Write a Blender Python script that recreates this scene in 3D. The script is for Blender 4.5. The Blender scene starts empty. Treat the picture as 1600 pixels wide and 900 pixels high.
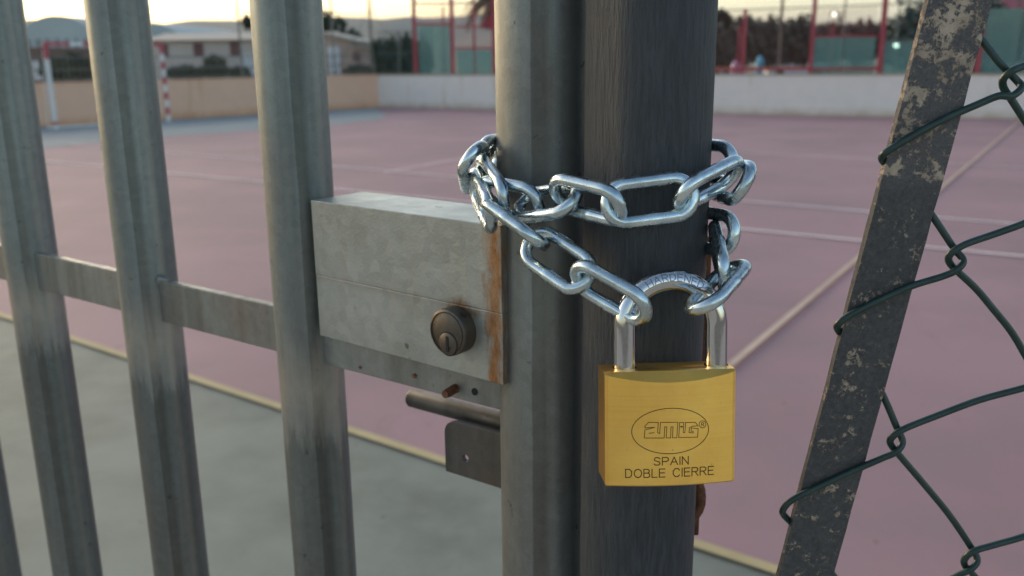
import bpy, bmesh, math, random
from mathutils import Vector, Matrix
random.seed(7)
R_ = math.radians
SC = bpy.context.scene
COL = SC.collection

# ------------------------------------------------------------------ camera
FPX, CX, CY = 1400.0, 800.0, 450.0            # focal length and centre in photo pixels
PITCH, ROLL, CAMH = R_(14.42), R_(0.6), 1.60
CAM = Vector((0, 0, CAMH))
F_ = Vector((0, math.cos(PITCH), -math.sin(PITCH)))
D0 = Vector((0, -math.sin(PITCH), -math.cos(PITCH)))
R0 = Vector((1, 0, 0))
RT = R0 * math.cos(ROLL) + D0 * math.sin(ROLL)
DN = D0 * math.cos(ROLL) - R0 * math.sin(ROLL)
cam_d = bpy.data.cameras.new('camera')
cam = bpy.data.objects.new('camera', cam_d); COL.objects.link(cam)
M = Matrix.Identity(4)
for i in range(3):
    M[i][0], M[i][1], M[i][2], M[i][3] = RT[i], -DN[i], -F_[i], CAM[i]
cam.matrix_world = M
cam_d.sensor_width = 36.0; cam_d.lens = 36.0 * FPX / 1600.0
cam_d.clip_start = 0.02; cam_d.clip_end = 20000
cam_d.dof.use_dof = True; cam_d.dof.focus_distance = 0.385; cam_d.dof.aperture_fstop = 12.5
SC.camera = cam

# ------------------------------------------------------------------ sky and sun
SUN_EL, SUN_AZ = R_(12), R_(-48)              # azimuth clockwise from +Y
w = bpy.data.worlds.new('World'); SC.world = w; w.use_nodes = True
nt = w.node_tree; nt.nodes.clear()
wo = nt.nodes.new('ShaderNodeOutputWorld'); bg = nt.nodes.new('ShaderNodeBackground')
sk = nt.nodes.new('ShaderNodeTexSky'); sk.sky_type = 'NISHITA'; sk.sun_disc = False
sk.sun_elevation = SUN_EL; sk.sun_rotation = SUN_AZ
sk.air_density = 1.0; sk.dust_density = 2.2; sk.ozone_density = 0.5; sk.altitude = 50
nt.links.new(sk.outputs[0], bg.inputs[0]); nt.links.new(bg.outputs[0], wo.inputs[0])
bg.inputs[1].default_value = 0.15
sd = bpy.data.lights.new('sun', 'SUN'); sd.energy = 0.5; sd.angle = R_(40); sd.color = (1, .95, .87)
sun = bpy.data.objects.new('sun', sd); COL.objects.link(sun)
sdir = Vector((math.sin(SUN_AZ) * math.cos(SUN_EL), math.cos(SUN_AZ) * math.cos(SUN_EL), math.sin(SUN_EL)))
sun.rotation_euler = sdir.to_track_quat('Z', 'Y').to_euler(); sun.location = (0, 0, 30)
SC.view_settings.view_transform = 'Standard'; SC.view_settings.look = 'None'
HAZE = 0.00008
SC.view_settings.exposure = 1.15; SC.view_settings.gamma = 1.0

# ------------------------------------------------------------------ placing helpers
def ray(px, py):
    return F_ + RT * ((px - CX) / FPX) + DN * ((py - CY) / FPX)
def at_z(px, py, z):                # point at depth z along the view axis
    return CAM + ray(px, py) * z
def on_y(px, py, Y):                # point on the vertical plane y = Y
    r = ray(px, py); return CAM + r * (Y / r.y)
def on_g(px, py, h=0.0):            # point on the ground
    r = ray(px, py); return CAM + r * ((h - CAMH) / r.z)
def on_plane(px, py, p0, n):
    r = ray(px, py); return CAM + r * ((p0 - CAM).dot(n) / r.dot(n))

# ------------------------------------------------------------------ object helpers
def tag(o, label=None, cat=None, group=None, kind=None):
    if label: o['label'] = label
    if cat: o['category'] = cat
    if group: o['group'] = group
    if kind: o['kind'] = kind
    return o
def empty(name, loc, label, cat, group=None):
    o = bpy.data.objects.new(name, None); COL.objects.link(o); o.location = loc
    o.empty_display_size = .05
    return tag(o, label, cat, group)
def link_mesh(name, me, parent=None):
    o = bpy.data.objects.new(name, me); COL.objects.link(o)
    if parent:
        o.parent = parent; o.matrix_parent_inverse = Matrix.Translation(parent_origin(parent)).inverted()
    return o
def parent_origin(p):
    v = Vector(p.location); q = p.parent
    return v
def mesh_obj(name, verts, faces, mat, parent=None, smooth=False):
    me = bpy.data.meshes.new(name); me.from_pydata([tuple(v) for v in verts], [], faces); me.validate()
    if mat: me.materials.append(mat.m if isinstance(mat, Mat) else mat)
    if smooth:
        me.polygons.foreach_set('use_smooth', [True] * len(me.polygons))
    me.update()
    return link_mesh(name, me, parent)

class MB:
    def __init__(s): s.v = []; s.f = []
    def add(s, vs, fs):
        n = len(s.v); s.v += [Vector(v) for v in vs]; s.f += [tuple(i + n for i in f) for f in fs]; return s
    def box(s, c, size, ax=None):
        X, Y, Z = ax or (Vector((1, 0, 0)), Vector((0, 1, 0)), Vector((0, 0, 1)))
        c = Vector(c); a, b, d = [q / 2 for q in size]
        vs = [c + X * (a * i) + Y * (b * j) + Z * (d * k) for i in (-1, 1) for j in (-1, 1) for k in (-1, 1)]
        return s.add(vs, [(0, 1, 3, 2), (4, 6, 7, 5), (0, 4, 5, 1), (2, 3, 7, 6), (0, 2, 6, 4), (1, 5, 7, 3)])
    def beam(s, p, q, a, b, up=Vector((0, 0, 1))):
        p = Vector(p); q = Vector(q); X = (q - p).normalized(); Y = up.cross(X)
        if Y.length < 1e-4: Y = Vector((1, 0, 0))
        Y.normalize(); Z = X.cross(Y)
        return s.box((p + q) / 2, ((q - p).length, a, b), (X, Y, Z))
    def tube(s, pts, r, n=12, closed=False, cap=True):
        pts = [Vector(p) for p in pts]; N = len(pts)
        rs = r if isinstance(r, (list, tuple)) else [r] * N
        T = []
        for i in range(N):
            a = pts[(i - 1) % N] if closed or i > 0 else pts[0]
            b = pts[(i + 1) % N] if closed or i < N - 1 else pts[-1]
            T.append((b - a).normalized())
        u = T[0].orthogonal().normalized(); base = len(s.v)
        for i in range(N):
            u = (u - T[i] * u.dot(T[i])).normalized(); v = T[i].cross(u)
            for k in range(n):
                a = 2 * math.pi * k / n
                s.v.append(pts[i] + (u * math.cos(a) + v * math.sin(a)) * rs[i])
        for i in range(N if closed else N - 1):
            j = (i + 1) % N
            for k in range(n):
                k2 = (k + 1) % n
                s.f.append((base + i * n + k, base + i * n + k2, base + j * n + k2, base + j * n + k))
        if cap and not closed:
            s.f.append(tuple(base + k for k in range(n))[::-1])
            s.f.append(tuple(base + (N - 1) * n + k for k in range(n)))
        return s
    def sheet(s, pts):
        return s.add(pts, [tuple(range(len(pts)))])
    def prism(s, pts, off):
        n = len(pts); off = Vector(off)
        vs = [Vector(p) for p in pts] + [Vector(p) + off for p in pts]
        return s.add(vs, [tuple(range(n))[::-1], tuple(range(n, 2 * n))] + [(i, (i + 1) % n, n + (i + 1) % n, n + i) for i in range(n)])
    def build(s, name, mat, parent=None, smooth=False, bevel=0, auto=True):
        o = mesh_obj(name, s.v, s.f, mat, parent, smooth)
        bm = bmesh.new(); bm.from_mesh(o.data); bmesh.ops.recalc_face_normals(bm, faces=bm.faces)
        if bevel:
            ed = [e for e in bm.edges if e.is_manifold and e.calc_face_angle(0) > .5]
            bmesh.ops.bevel(bm, geom=ed, offset=bevel, segments=3, affect='EDGES', profile=.5)
        if smooth:
            for e in bm.edges:
                if len(e.link_faces) == 2 and e.calc_face_angle(0) > .8: e.smooth = False
        bm.to_mesh(o.data); bm.free()
        if smooth: o.data.polygons.foreach_set('use_smooth', [True] * len(o.data.polygons))
        if smooth and bevel:
            wn = o.modifiers.new('weighted', 'WEIGHTED_NORMAL'); wn.keep_sharp = True
        return o

def crom(pts, k=6):
    P = [Vector(p) for p in pts]; out = []
    for i in range(len(P) - 1):
        a = P[max(i - 1, 0)]; b = P[i]; c = P[i + 1]; d = P[min(i + 2, len(P) - 1)]
        for j in range(k):
            t = j / k
            out.append(.5 * ((2 * b) + (c - a) * t + (2 * a - 5 * b + 4 * c - d) * t * t + (3 * b - a - 3 * c + d) * t ** 3))
    out.append(P[-1]); return out

# ------------------------------------------------------------------ materials
class Mat:
    def __init__(s, name, base=(.5, .5, .5), rough=.5, metal=0.0, spec=.5):
        s.m = bpy.data.materials.new(name); s.m.use_nodes = True; s.t = s.m.node_tree
        s.b = s.t.nodes['Principled BSDF']
        s.b.inputs['Base Color'].default_value = (*base, 1); s.b.inputs['Roughness'].default_value = rough
        s.b.inputs['Metallic'].default_value = metal; s.b.inputs['Specular IOR Level'].default_value = spec
        s.tc = s.t.nodes.new('ShaderNodeTexCoord'); s.co = s.tc.outputs['Object']
    def N(s, ty, **kw):
        n = s.t.nodes.new(ty)
        for k, v in kw.items(): setattr(n, k, v)
        return n
    def L(s, a, b): s.t.links.new(a, b)
    def mapping(s, scale=(1, 1, 1), loc=(0, 0, 0), src=None):
        m = s.N('ShaderNodeMapping'); m.inputs['Scale'].default_value = scale; m.inputs['Location'].default_value = loc
        s.L(src or s.co, m.inputs[0]); return m.outputs[0]
    def noise(s, scale, detail=4, rough=.55, vec=None, dist=0):
        n = s.N('ShaderNodeTexNoise'); n.inputs['Scale'].default_value = scale; n.inputs['Detail'].default_value = detail
        n.inputs['Roughness'].default_value = rough; n.inputs['Distortion'].default_value = dist
        s.L(vec if vec is not None else s.co, n.inputs['Vector']); return n.outputs[0]
    def ramp(s, fac, stops, interp='LINEAR'):
        r = s.N('ShaderNodeValToRGB'); r.color_ramp.interpolation = interp; e = r.color_ramp.elements
        while len(e) < len(stops): e.new(.5)
        for i, (p, c) in enumerate(stops):
            e[i].position = p; e[i].color = (*c, 1) if isinstance(c, (tuple, list)) else (c, c, c, 1)
        s.L(fac, r.inputs[0]); return r.outputs[0]
    def mix(s, fac, a, b, mode='MIX'):
        n = s.N('ShaderNodeMix', data_type='RGBA', blend_type=mode)
        for ix, val in ((0, fac), (6, a), (7, b)):
            sock = n.inputs[ix]
            if isinstance(val, (int, float)): sock.default_value = val if ix == 0 else (val, val, val, 1)
            elif isinstance(val, tuple): sock.default_value = (*val, 1)
            else: s.L(val, sock)
        return n.outputs[2]
    def math(s, op, a, b=0.0, clamp=False):
        n = s.N('ShaderNodeMath', operation=op, use_clamp=clamp)
        for i, val in enumerate((a, b)):
            if isinstance(val, (int, float)): n.inputs[i].default_value = val
            else: s.L(val, n.inputs[i])
        return n.outputs[0]
    def xyz(s, src=None):
        n = s.N('ShaderNodeSeparateXYZ'); s.L(src or s.co, n.inputs[0]); return n.outputs
    def near(s, val, c, wdt):        # 1 at c, 0 beyond c +- wdt
        d = s.math('ABSOLUTE', s.math('SUBTRACT', val, c)); return s.math('SUBTRACT', 1.0, s.math('DIVIDE', d, wdt), True)
    def bump(s, h, strength=.3, dist=.001):
        n = s.N('ShaderNodeBump'); n.inputs['Strength'].default_value = strength; n.inputs['Distance'].default_value = dist
        s.L(h, n.inputs['Height']); s.L(n.outputs[0], s.b.inputs['Normal']); return s
    def color(s, c): s.L(c, s.b.inputs['Base Color']); return s
    def rough(s, c): s.L(c, s.b.inputs['Roughness']); return s

def galv(name, c1, c2, c3, rough=.42, metal=.75, rusty=.0, seed=0.0, dirt=0, seam=0, stain=None):
    m = Mat(name, rough=rough, metal=metal)
    v = m.mapping((1, 1, .07), (seed, seed, seed)); st = m.noise(70, 5, .6, v)
    bl = m.noise(11, 6, .68, m.mapping((1, 1, .5), (seed * 3, 0, seed)))
    refl_bands = m.noise(42, 2, .5, m.mapping((1, 1, .012), (seed * 2, 1, 0)))  # broad upright bands, dark reflections painted into the steel colour
    fi = m.noise(900, 2, .6)
    c = m.mix(m.ramp(st, [(.35, 0.), (.65, 1.)]), c1, c2)
    c = m.mix(m.math('MULTIPLY', m.ramp(bl, [(.45, 0.), (.66, 1.)]), .75), c, c3)
    c = m.mix(m.math('MULTIPLY', m.ramp(refl_bands, [(.50, 0.), (.60, 1.)]), .4), c, m.mix(1, c, (.50, .46, .42), 'MULTIPLY'))
    c = m.mix(m.math('MULTIPLY', m.ramp(fi, [(.35, 0.), (.75, 1.)]), .25), c, m.mix(.5, c, (.02, .02, .02)))
    vo = m.N('ShaderNodeTexVoronoi'); vo.inputs['Scale'].default_value = 210; m.L(m.co, vo.inputs['Vector'])
    c = m.mix(.22, c, m.mix(1, c, m.ramp(m.xyz(vo.outputs['Color'])[0], [(0., (.45, .47, .48)), (1., (1., 1., 1.))]), 'MULTIPLY'))
    sp = m.ramp(m.noise(120, 3, .5, m.mapping((1, 1, .8), (seed, 1, 2))), [(.70, 0.), (.74, 1.)])
    c = m.mix(m.math('MULTIPLY', sp, .6), c, (.03, .03, .03))
    if rusty: c = m.mix(m.math('MULTIPLY', m.ramp(m.noise(40, 6, .7, m.mapping((1, 1, .3), (5, seed, 1))), [(.6, 0.), (.72, 1.)]), rusty), c, (.20, .085, .03))
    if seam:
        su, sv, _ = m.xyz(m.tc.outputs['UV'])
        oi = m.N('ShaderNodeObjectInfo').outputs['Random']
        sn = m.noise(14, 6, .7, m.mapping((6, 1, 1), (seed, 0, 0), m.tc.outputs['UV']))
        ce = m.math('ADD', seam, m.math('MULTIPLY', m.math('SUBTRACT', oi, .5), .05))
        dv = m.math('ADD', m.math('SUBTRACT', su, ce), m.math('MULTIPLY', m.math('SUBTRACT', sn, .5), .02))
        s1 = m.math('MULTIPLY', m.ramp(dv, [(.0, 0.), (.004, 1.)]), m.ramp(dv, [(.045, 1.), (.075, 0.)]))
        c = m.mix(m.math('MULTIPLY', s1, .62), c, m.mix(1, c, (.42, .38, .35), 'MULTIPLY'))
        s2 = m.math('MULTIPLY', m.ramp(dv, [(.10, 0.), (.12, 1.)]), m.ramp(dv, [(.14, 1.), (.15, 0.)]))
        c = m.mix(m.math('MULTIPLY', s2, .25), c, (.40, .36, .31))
    if stain:
        su2, sv2, _ = m.xyz(m.tc.outputs['UV'])
        vert = m.math('MULTIPLY', m.ramp(m.math('SUBTRACT', sv2, stain[0] - .5), [(.49, 0.), (.505, 1.)]), m.ramp(m.math('SUBTRACT', sv2, stain[1] - .5), [(.497, 1.), (.503, 0.)]))
        bnd = m.math('MULTIPLY', m.near(su2, .575, .055), vert)
        rs = m.noise(330, 5, .7, m.mapping((1, 1, .22), (2, 9, 4))); r2 = m.noise(160, 6, .75, m.mapping((1, 1, .5)))
        rm = m.math('MULTIPLY', m.math('ADD', m.math('MULTIPLY', bnd, .5), m.math('ADD', m.math('MULTIPLY', rs, .5), m.math('MULTIPLY', r2, .35))), m.ramp(bnd, [(0., 0.), (.15, 1.)]))
        c = m.mix(m.ramp(rm, [(.68, 0.), (.86, .8)]), c, m.ramp(r2, [(.3, (.07, .03, .012)), (.48, (.34, .135, .03)), (.62, (.42, .25, .12))]))
    if dirt:
        zz = m.math('ADD', m.xyz()[2], m.math('MULTIPLY', m.noise(110, 5, .7, m.mapping((1, 1, .12), (seed, 3, 3))), .085))
        d1 = m.ramp(m.math('SUBTRACT', zz, dirt - .5), [(.538, 1.), (.548, 0.)])
        c = m.mix(m.math('MULTIPLY', d1, .42), c, m.mix(1, c, (.30, .27, .24), 'MULTIPLY'))
        c = m.mix(m.math('MULTIPLY', m.near(zz, dirt + .075, .04), .5), c, (.46, .40, .34))
    m.color(c); m.rough(m.ramp(m.math('ADD', st, m.math('MULTIPLY', bl, .6)), [(.5, rough - .08), (1.1, rough + .16)]))
    m.bump(m.math('ADD', m.math('MULTIPLY', fi, .4), st), .25, .0006)
    return m

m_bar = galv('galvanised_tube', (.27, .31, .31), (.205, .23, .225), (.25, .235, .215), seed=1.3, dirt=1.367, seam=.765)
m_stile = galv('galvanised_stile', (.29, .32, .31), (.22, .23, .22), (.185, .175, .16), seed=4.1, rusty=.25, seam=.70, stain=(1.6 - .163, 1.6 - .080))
m_rail = galv('galvanised_flat', (.33, .35, .335), (.26, .27, .26), (.24, .20, .17), seed=2.2, rusty=.35)
m_rodm = galv('dull_steel_rod', (.12, .12, .115), (.10, .10, .10), (.14, .12, .10), seed=3.2, rusty=.3)

# ------------------------------------------------------------------ ground and court
def pt(name, base, rough, scale=3., amt=.3, c2=None, bumpd=.002, fine=220, stain=0):
    m = Mat(name, base, rough, 0, .3)
    n = m.noise(scale, 6, .65); f = m.noise(fine, 3, .6); g = m.noise(scale * .23, 3, .5)
    c2 = c2 or tuple(q * .7 for q in base)
    c = m.mix(m.math('MULTIPLY', m.ramp(n, [(.35, 0.), (.7, 1.)]), amt), base, c2)
    c = m.mix(m.math('MULTIPLY', m.ramp(g, [(.4, 0.), (.62, 1.)]), amt * .8), c, tuple(min(1, q * 1.25) for q in base))
    c = m.mix(m.math('MULTIPLY', m.ramp(f, [(.4, 0.), (.8, 1.)]), .25), c, tuple(q * .6 for q in base))
    if stain:
        q = m.ramp(m.noise(2.6, 7, .72, None, .6), [(.60, 0.), (.70, 1.)]); c = m.mix(m.math('MULTIPLY', q, stain), c, tuple(v * .55 for v in base))
        q = m.ramp(m.noise(1.7, 5, .6, m.mapping((1, .35, 1), (9, 2, 0))), [(.62, 0.), (.74, 1.)]); c = m.mix(m.math('MULTIPLY', q, stain), c, tuple(min(1, v * 1.45) for v in base))
        q = m.ramp(m.noise(16, 3, .5, m.mapping((1, 1, 1), (3, 8, 0))), [(.735, 0.), (.75, 1.)]); c = m.mix(m.math('MULTIPLY', q, .7), c, (.07, .06, .05))
    m.color(c); m.bump(f, .35, bumpd); return m
m_dirt = pt('dry_ground', (.19, .165, .13), .95, .6, .6)
m_pink = pt('red_court_paint', (.315, .19, .20), .75, 2.2, .8, (.26, .185, .19), stain=.35)
m_green = pt('green_court_paint', (.20, .215, .18), .75, 4.5, .9, (.125, .135, .11), stain=.45)
m_blue = pt('blue_court_paint', (.26, .29, .285), .75, 1.2, .4)
m_yel = pt('yellow_line_paint', (.46, .37, .20), .75, 6, .5)
m_wht = pt('white_line_paint', (.82, .72, .70), .75, 6, .6, (.58, .45, .44))
m_tan = pt('beige_line_paint', (.52, .41, .32), .75, 6, .6, (.38, .24, .20))

def flat(name, pts, h, mat):
    o = MB().sheet([Vector((p[0], p[1], h)) for p in pts]).build(name, mat)
    if o.data.polygons[0].normal.z < 0: o.data.flip_normals()
    return tag(o, kind='structure')
flat('ground', [(-8000, -2000), (8000, -2000), (8000, 9000), (-8000, 9000)], 0, m_dirt)
ya = on_g(0, 492); yb = on_g(1200, 893); yd = (yb - ya).normalized(); yn = Vector((-yd.y, yd.x, 0))
if yn.y < 0: yn = -yn                         # towards the far side
corner = on_g(592, 168)
wl = on_g(60, 198.5); wr = on_g(1600, 187)
dl = (wl - corner).normalized(); dr = (wr - corner).normalized()
WL = corner + dl * 22; WR = corner + dr * 40
A = ya - yd * 14; B = yb + yd * 6
flat('court_apron', [A - yn * 3, B - yn * 3, WR + dr * 0, corner, WL - Vector((0, 6, 0))], .004, m_green)
flat('court_surface', [A, B + yn * 0, B + yd * 16 + yn * 0, WR, corner, WL], .008, m_pink)
m_bounce = pt('pale_bounce_paving', (.46, .41, .34), .8, 2, .4)
flat('added_bounce_paving', [(-14, -16), (14, -16), (14, .8), (-14, .8)], .012, m_bounce)  # unseen pale sheet, added around the camera to bounce light onto lock and gate
arc = [(592, 175), (603, 180), (595, 186), (560, 191), (510, 197), (400, 205), (290, 212), (170, 222), (75, 232), (-60, 250)]
ap = [on_g(*q) for q in arc]
flat('goal_area', [corner - Vector((0, .25, 0))] + crom(ap, 4) + [WL + dl * 0 - Vector((0, .3, 0))], .012, m_blue)
def stripe(name, p, q, wd, mat, h=.016):
    p = on_g(*p); q = on_g(*q); d = (q - p).normalized(); n = Vector((-d.y, d.x, 0)) * wd / 2
    N = 14; vs = []; fs = []
    for i in range(N + 1):
        c = p.lerp(q, i / N); vs += [c - n, c + n]
    for v in vs: v.z = h
    for i in range(N): fs.append((2 * i, 2 * i + 2, 2 * i + 3, 2 * i + 1))
    o = MB().add(vs, fs).build(name, mat)
    if o.data.polygons[0].normal.z < 0: o.data.flip_normals()
    return tag(o, kind='structure')
stripe('court_boundary_line', (-300, 395), (1500, 992), .05, m_yel, .016)
stripe('court_line', (110, 226), (1700, 362), .055, m_wht, .016)
stripe('court_line', (-60, 240), (1800, 424), .055, m_wht, .020)
stripe('court_line', (900, 225), (1700, 268), .04, m_wht, .016)
stripe('court_line', (600, 272), (775, 240), .04, m_wht, .024)
stripe('court_line', (1030, 672), (1597, 188), .042, m_tan, .028)

# ------------------------------------------------------------------ perimeter walls
def wallm(name, base, stain, seed):
    m = Mat(name, base, .85, 0, .2)
    st = m.noise(1.6, 5, .6, m.mapping((2.2, 2.2, .25), (seed, 0, 0)))
    n = m.noise(3, 6, .65, m.mapping((1, 1, 1), (seed, 2, 0)))
    z = m.xyz()[2]
    low = m.math('MULTIPLY', m.near(z, .0, .32), n)
    c = m.mix(m.math('MULTIPLY', m.ramp(n, [(.35, 0.), (.7, 1.)]), .35), base, tuple(q * .8 for q in base))
    c = m.mix(m.math('MULTIPLY', m.ramp(st, [(.6, 0.), (.72, 1.)]), .55), c, stain)
    c = m.mix(m.ramp(low, [(.1, 0.), (.5, .8)]), c, stain)
    top = m.ramp(m.near(z, 1.1, .1), [(0., 0.), (1., .7)])
    c = m.mix(m.math('MULTIPLY', top, n), c, stain)
    m.color(c); m.bump(m.noise(40, 4, .6), .3, .01); return m
m_white = wallm('whitewashed_wall', (.80, .735, .68), (.52, .41, .28), 3)
m_orange = wallm('ochre_wall', (.74, .48, .34), (.55, .30, .15), 9)
m_cope = pt('coping_mortar', (.40, .33, .25), .9, 4, .5)
def wall(name, p, q, h, t, mat, label):
    d = (q - p).normalized(); n = Vector((d.y, -d.x, 0))
    if n.y < 0: n = -n
    o = empty(name, p, label, 'wall')
    a = p + n * t / 2; b = q + n * t / 2
    mb = MB().beam(a + Vector((0, 0, h / 2)), b + Vector((0, 0, h / 2)), t, h)
    mb.build('wall_face', mat, o)
    MB().beam(a + Vector((0, 0, h + .021)), b + Vector((0, 0, h + .021)), t + .03, .04).build('coping', m_cope if mat is m_white else mat, o)
    return n
WH = 1.06
nb = wall('boundary_wall', corner, WR, WH, .2, m_white, 'low whitewashed boundary wall with rust stains across the far end of the court')
nl = wall('boundary_wall', corner - dl * .2 + Vector((0, .003, 0)), WL, WH - .004, .2, m_orange, 'low ochre painted boundary wall behind the goal on the left')

# ------------------------------------------------------------------ foreground gate
G0 = [(-78, .868), (56, .764), (233, .66), (478, .56)]
ST = (851, .46)
def foot(px, z, py=450):
    p = at_z(px, py, z); return Vector((p.x, p.y, 0))
gate = empty('metal_gate', foot(478, .56), 'galvanised steel gate of round upright bars with a lock box and slide bolt', 'gate')
BR = .0206
def upright(p, r, name, mat, parent, z0=.06, z1=2.15, n=40):
    pts = [p + Vector((0, 0, z0 + (z1 - z0) * i / 10)) for i in range(11)]
    o = MB().tube(pts, r, n).build(name, mat, parent, smooth=True)
    uv = o.data.uv_layers.new(name='around')
    for poly in o.data.polygons:
        us = [(math.atan2(o.data.vertices[v].co.y - p.y, o.data.vertices[v].co.x - p.x) / (2 * math.pi)) % 1 for v in poly.vertices]
        if max(us) - min(us) > .5: us = [u + 1 if u < .5 else u for u in us]
        for li, u, v in zip(poly.loop_indices, us, poly.vertices): uv.data[li].uv = (u, o.data.vertices[v].co.z)
    return o
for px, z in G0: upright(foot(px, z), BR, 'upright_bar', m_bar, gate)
fa, fb = foot(56, .764), foot(851, .46)
gd = (fb - fa).normalized(); gn = Vector((-gd.y, gd.x, 0))
if gn.y < 0: gn = -gn
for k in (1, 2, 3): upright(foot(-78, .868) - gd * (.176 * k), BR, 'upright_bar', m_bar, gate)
stile = foot(*ST)
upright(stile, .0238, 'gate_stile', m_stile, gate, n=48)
zr = CAMH - .1675                                        # middle of the flat rail
ra = foot(-78, .868) - gd * .75; rb = stile - gd * .012 - gn * .008
gd2 = (Vector((rb.x, rb.y, 0)) - Vector((ra.x, ra.y, 0))).normalized(); gn2 = Vector((-gd2.y, gd2.x, 0)); gn2 = gn2 if gn2.y > 0 else -gn2
MB().beam(Vector((ra.x, ra.y, zr)), Vector((rb.x, rb.y, zr)), .006, .031).build('middle_rail', m_rail, gate, bevel=.0008)
for zz in (.12, 2.1):
    MB().beam(Vector((ra.x, ra.y, zz)), Vector((rb.x, rb.y, zz)), .03, .03).build('end_rail', m_bar, gate, bevel=.003)
# weld blobs where the rail meets the bars
wp = foot(233, .66) + gd * .0205 - gn * .003
MB().tube([wp + Vector((0, 0, zr + .0155)), wp + gd * .003 + Vector((0, 0, zr + .0165)), wp + gd * .010 + Vector((0, 0, zr + .0158))], [.0042, .0028, .0008], 10).build('weld_bead', m_rail, gate, smooth=True)

# lock box: face plane through the two front corners
fl = at_z(485, 308, .519); fr = at_z(799, 355, .430)
fd = Vector((fr.x - fl.x, fr.y - fl.y, 0)).normalized(); fn = Vector((-fd.y, fd.x, 0))
if fn.y < 0: fn = -fn
ztop, zbot = CAMH - .0788, CAMH - .1610
zseam = CAMH - .1233
Lb = (Vector((fr.x, fr.y, 0)) - Vector((fl.x, fl.y, 0))).length - .0066
def face_pt(u, z, d=0.0):                                # u along the box from its left end, d away from viewer
    p = Vector((fl.x, fl.y, 0)) + fd * u + fn * d; p.z = z; return p
def m_boxmat():
    m = Mat('galvanised_lock_box', rough=.42, metal=.7)
    bl = m.noise(14, 6, .65, m.mapping((1, 1, 1.4))); fi = m.noise(600, 3, .6)
    st = m.noise(60, 4, .6, m.mapping((1, 1, .15)))
    c = m.mix(m.ramp(bl, [(.38, 0.), (.65, 1.)]), (.46, .49, .47), (.32, .335, .31))
    c = m.mix(m.math('MULTIPLY', m.ramp(st, [(.5, 0.), (.75, 1.)]), .35), c, (.46, .41, .33))
    x, y, z = m.xyz()
    # rust run next to the stile: distance along the box
    u = m.math('ADD', m.math('MULTIPLY', m.math('SUBTRACT', x, fl.x), fd.x),
               m.math('MULTIPLY', m.math('SUBTRACT', y, fl.y), fd.y))
    jag = m.noise(38, 5, .7, m.mapping((1, 1, .25), (7, 3, 1)))
    band = m.math('MULTIPLY', m.near(u, Lb - .0045, .015), m.math('ADD', jag, .25))
    rn = m.noise(160, 6, .75, m.mapping((1, 1, .5)))
    rc = m.ramp(rn, [(.3, (.07, .03, .012)), (.48, (.34, .135, .03)), (.62, (.42, .25, .12))])
    rs = m.noise(330, 5, .7, m.mapping((1, 1, .22), (2, 9, 4)))
    rm = m.math('ADD', m.math('MULTIPLY', band, .55), m.math('ADD', m.math('MULTIPLY', rs, .5), m.math('MULTIPLY', rn, .35)))
    rm = m.math('MULTIPLY', rm, m.ramp(band, [(.0, 0.), (.12, 1.)]))
    c = m.mix(m.ramp(rm, [(.64, 0.), (.80, .9)]), c, rc)
    # rust halo above the cylinder
    sep = m.math('MULTIPLY', m.near(u, CYL_U + .002, .020), m.near(z, CYL_Z + .010, .012))
    c = m.mix(m.ramp(m.math('MULTIPLY', sep, rn), [(.13, 0.), (.32, .85)]), c, (.20, .085, .03))
    vo = m.N('ShaderNodeTexVoronoi'); vo.inputs['Scale'].default_value = 170; m.L(m.co, vo.inputs['Vector'])
    c = m.mix(.28, c, m.mix(1, c, m.ramp(m.xyz(vo.outputs['Color'])[0], [(0., (.45, .47, .48)), (1., (1., 1., 1.))]), 'MULTIPLY'))
    # dirty line along the seam
    sm = m.math('MULTIPLY', m.near(z, zseam - .001, .004), m.ramp(jag, [(.3, .2), (.7, 1.)]))
    c = m.mix(m.math('MULTIPLY', sm, .45), c, (.20, .15, .10))
    sp = m.ramp(m.noise(95, 3, .5, m.mapping((1, 1, 1), (3, 1, 9))), [(.69, 0.), (.73, 1.)])
    c = m.mix(m.math('MULTIPLY', sp, .7), c, (.07, .06, .05))
    m.color(c); m.bump(m.math('ADD', fi, m.math('MULTIPLY', rn, m.math('MULTIPLY', band, 2.5))), .3, .0006)
    m.rough(m.ramp(bl, [(.3, .27), (.7, .5)]))
    return m
cylp = on_plane(698, 520, face_pt(0, 1.5, -.0085), fn)
CYL_U = (Vector((cylp.x, cylp.y, 0)) - Vector((fl.x, fl.y, 0))).dot(fd); CYL_Z = cylp.z
m_box = m_boxmat()
TB = .042
def boxpart(z0, z1, d0, name):
    c = face_pt(Lb / 2, (z0 + z1) / 2, d0 + (TB - d0) / 2)
    return MB().box(c, (Lb, TB - d0, z1 - z0), (fd, fn, Vector((0, 0, 1)))).build(name, m_box, gate, bevel=.0005, smooth=True)
boxpart(zseam, ztop, 0, 'lock_case')
boxpart(zbot, zseam - .00003, .00025, 'lock_case_lower')
m_cyl = galv('dark_brass_cylinder', (.115, .10, .085), (.085, .078, .07), (.16, .12, .085), rough=.38, metal=.8, seed=6.)
m_dark = Mat('dark_slot', (.006, .006, .006), .8)
def disc(u, z, r, d0, d1, name, mat, parent, n=48, bev=.0008):
    ax = fn; c0 = face_pt(u, z, d0); c1 = face_pt(u, z, d1)
    k = (c1 - c0).normalized() * bev
    pts = [c0, c0 + k, c1]
    return MB().tube(pts, [r - bev, r, r], n).build(name, mat, parent, smooth=True)
cyl = disc(CYL_U, CYL_Z, .0125, -.0085, .001, 'lock_cylinder', m_cyl, gate)
pu, pz = CYL_U + .0008, CYL_Z - .0058
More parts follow.
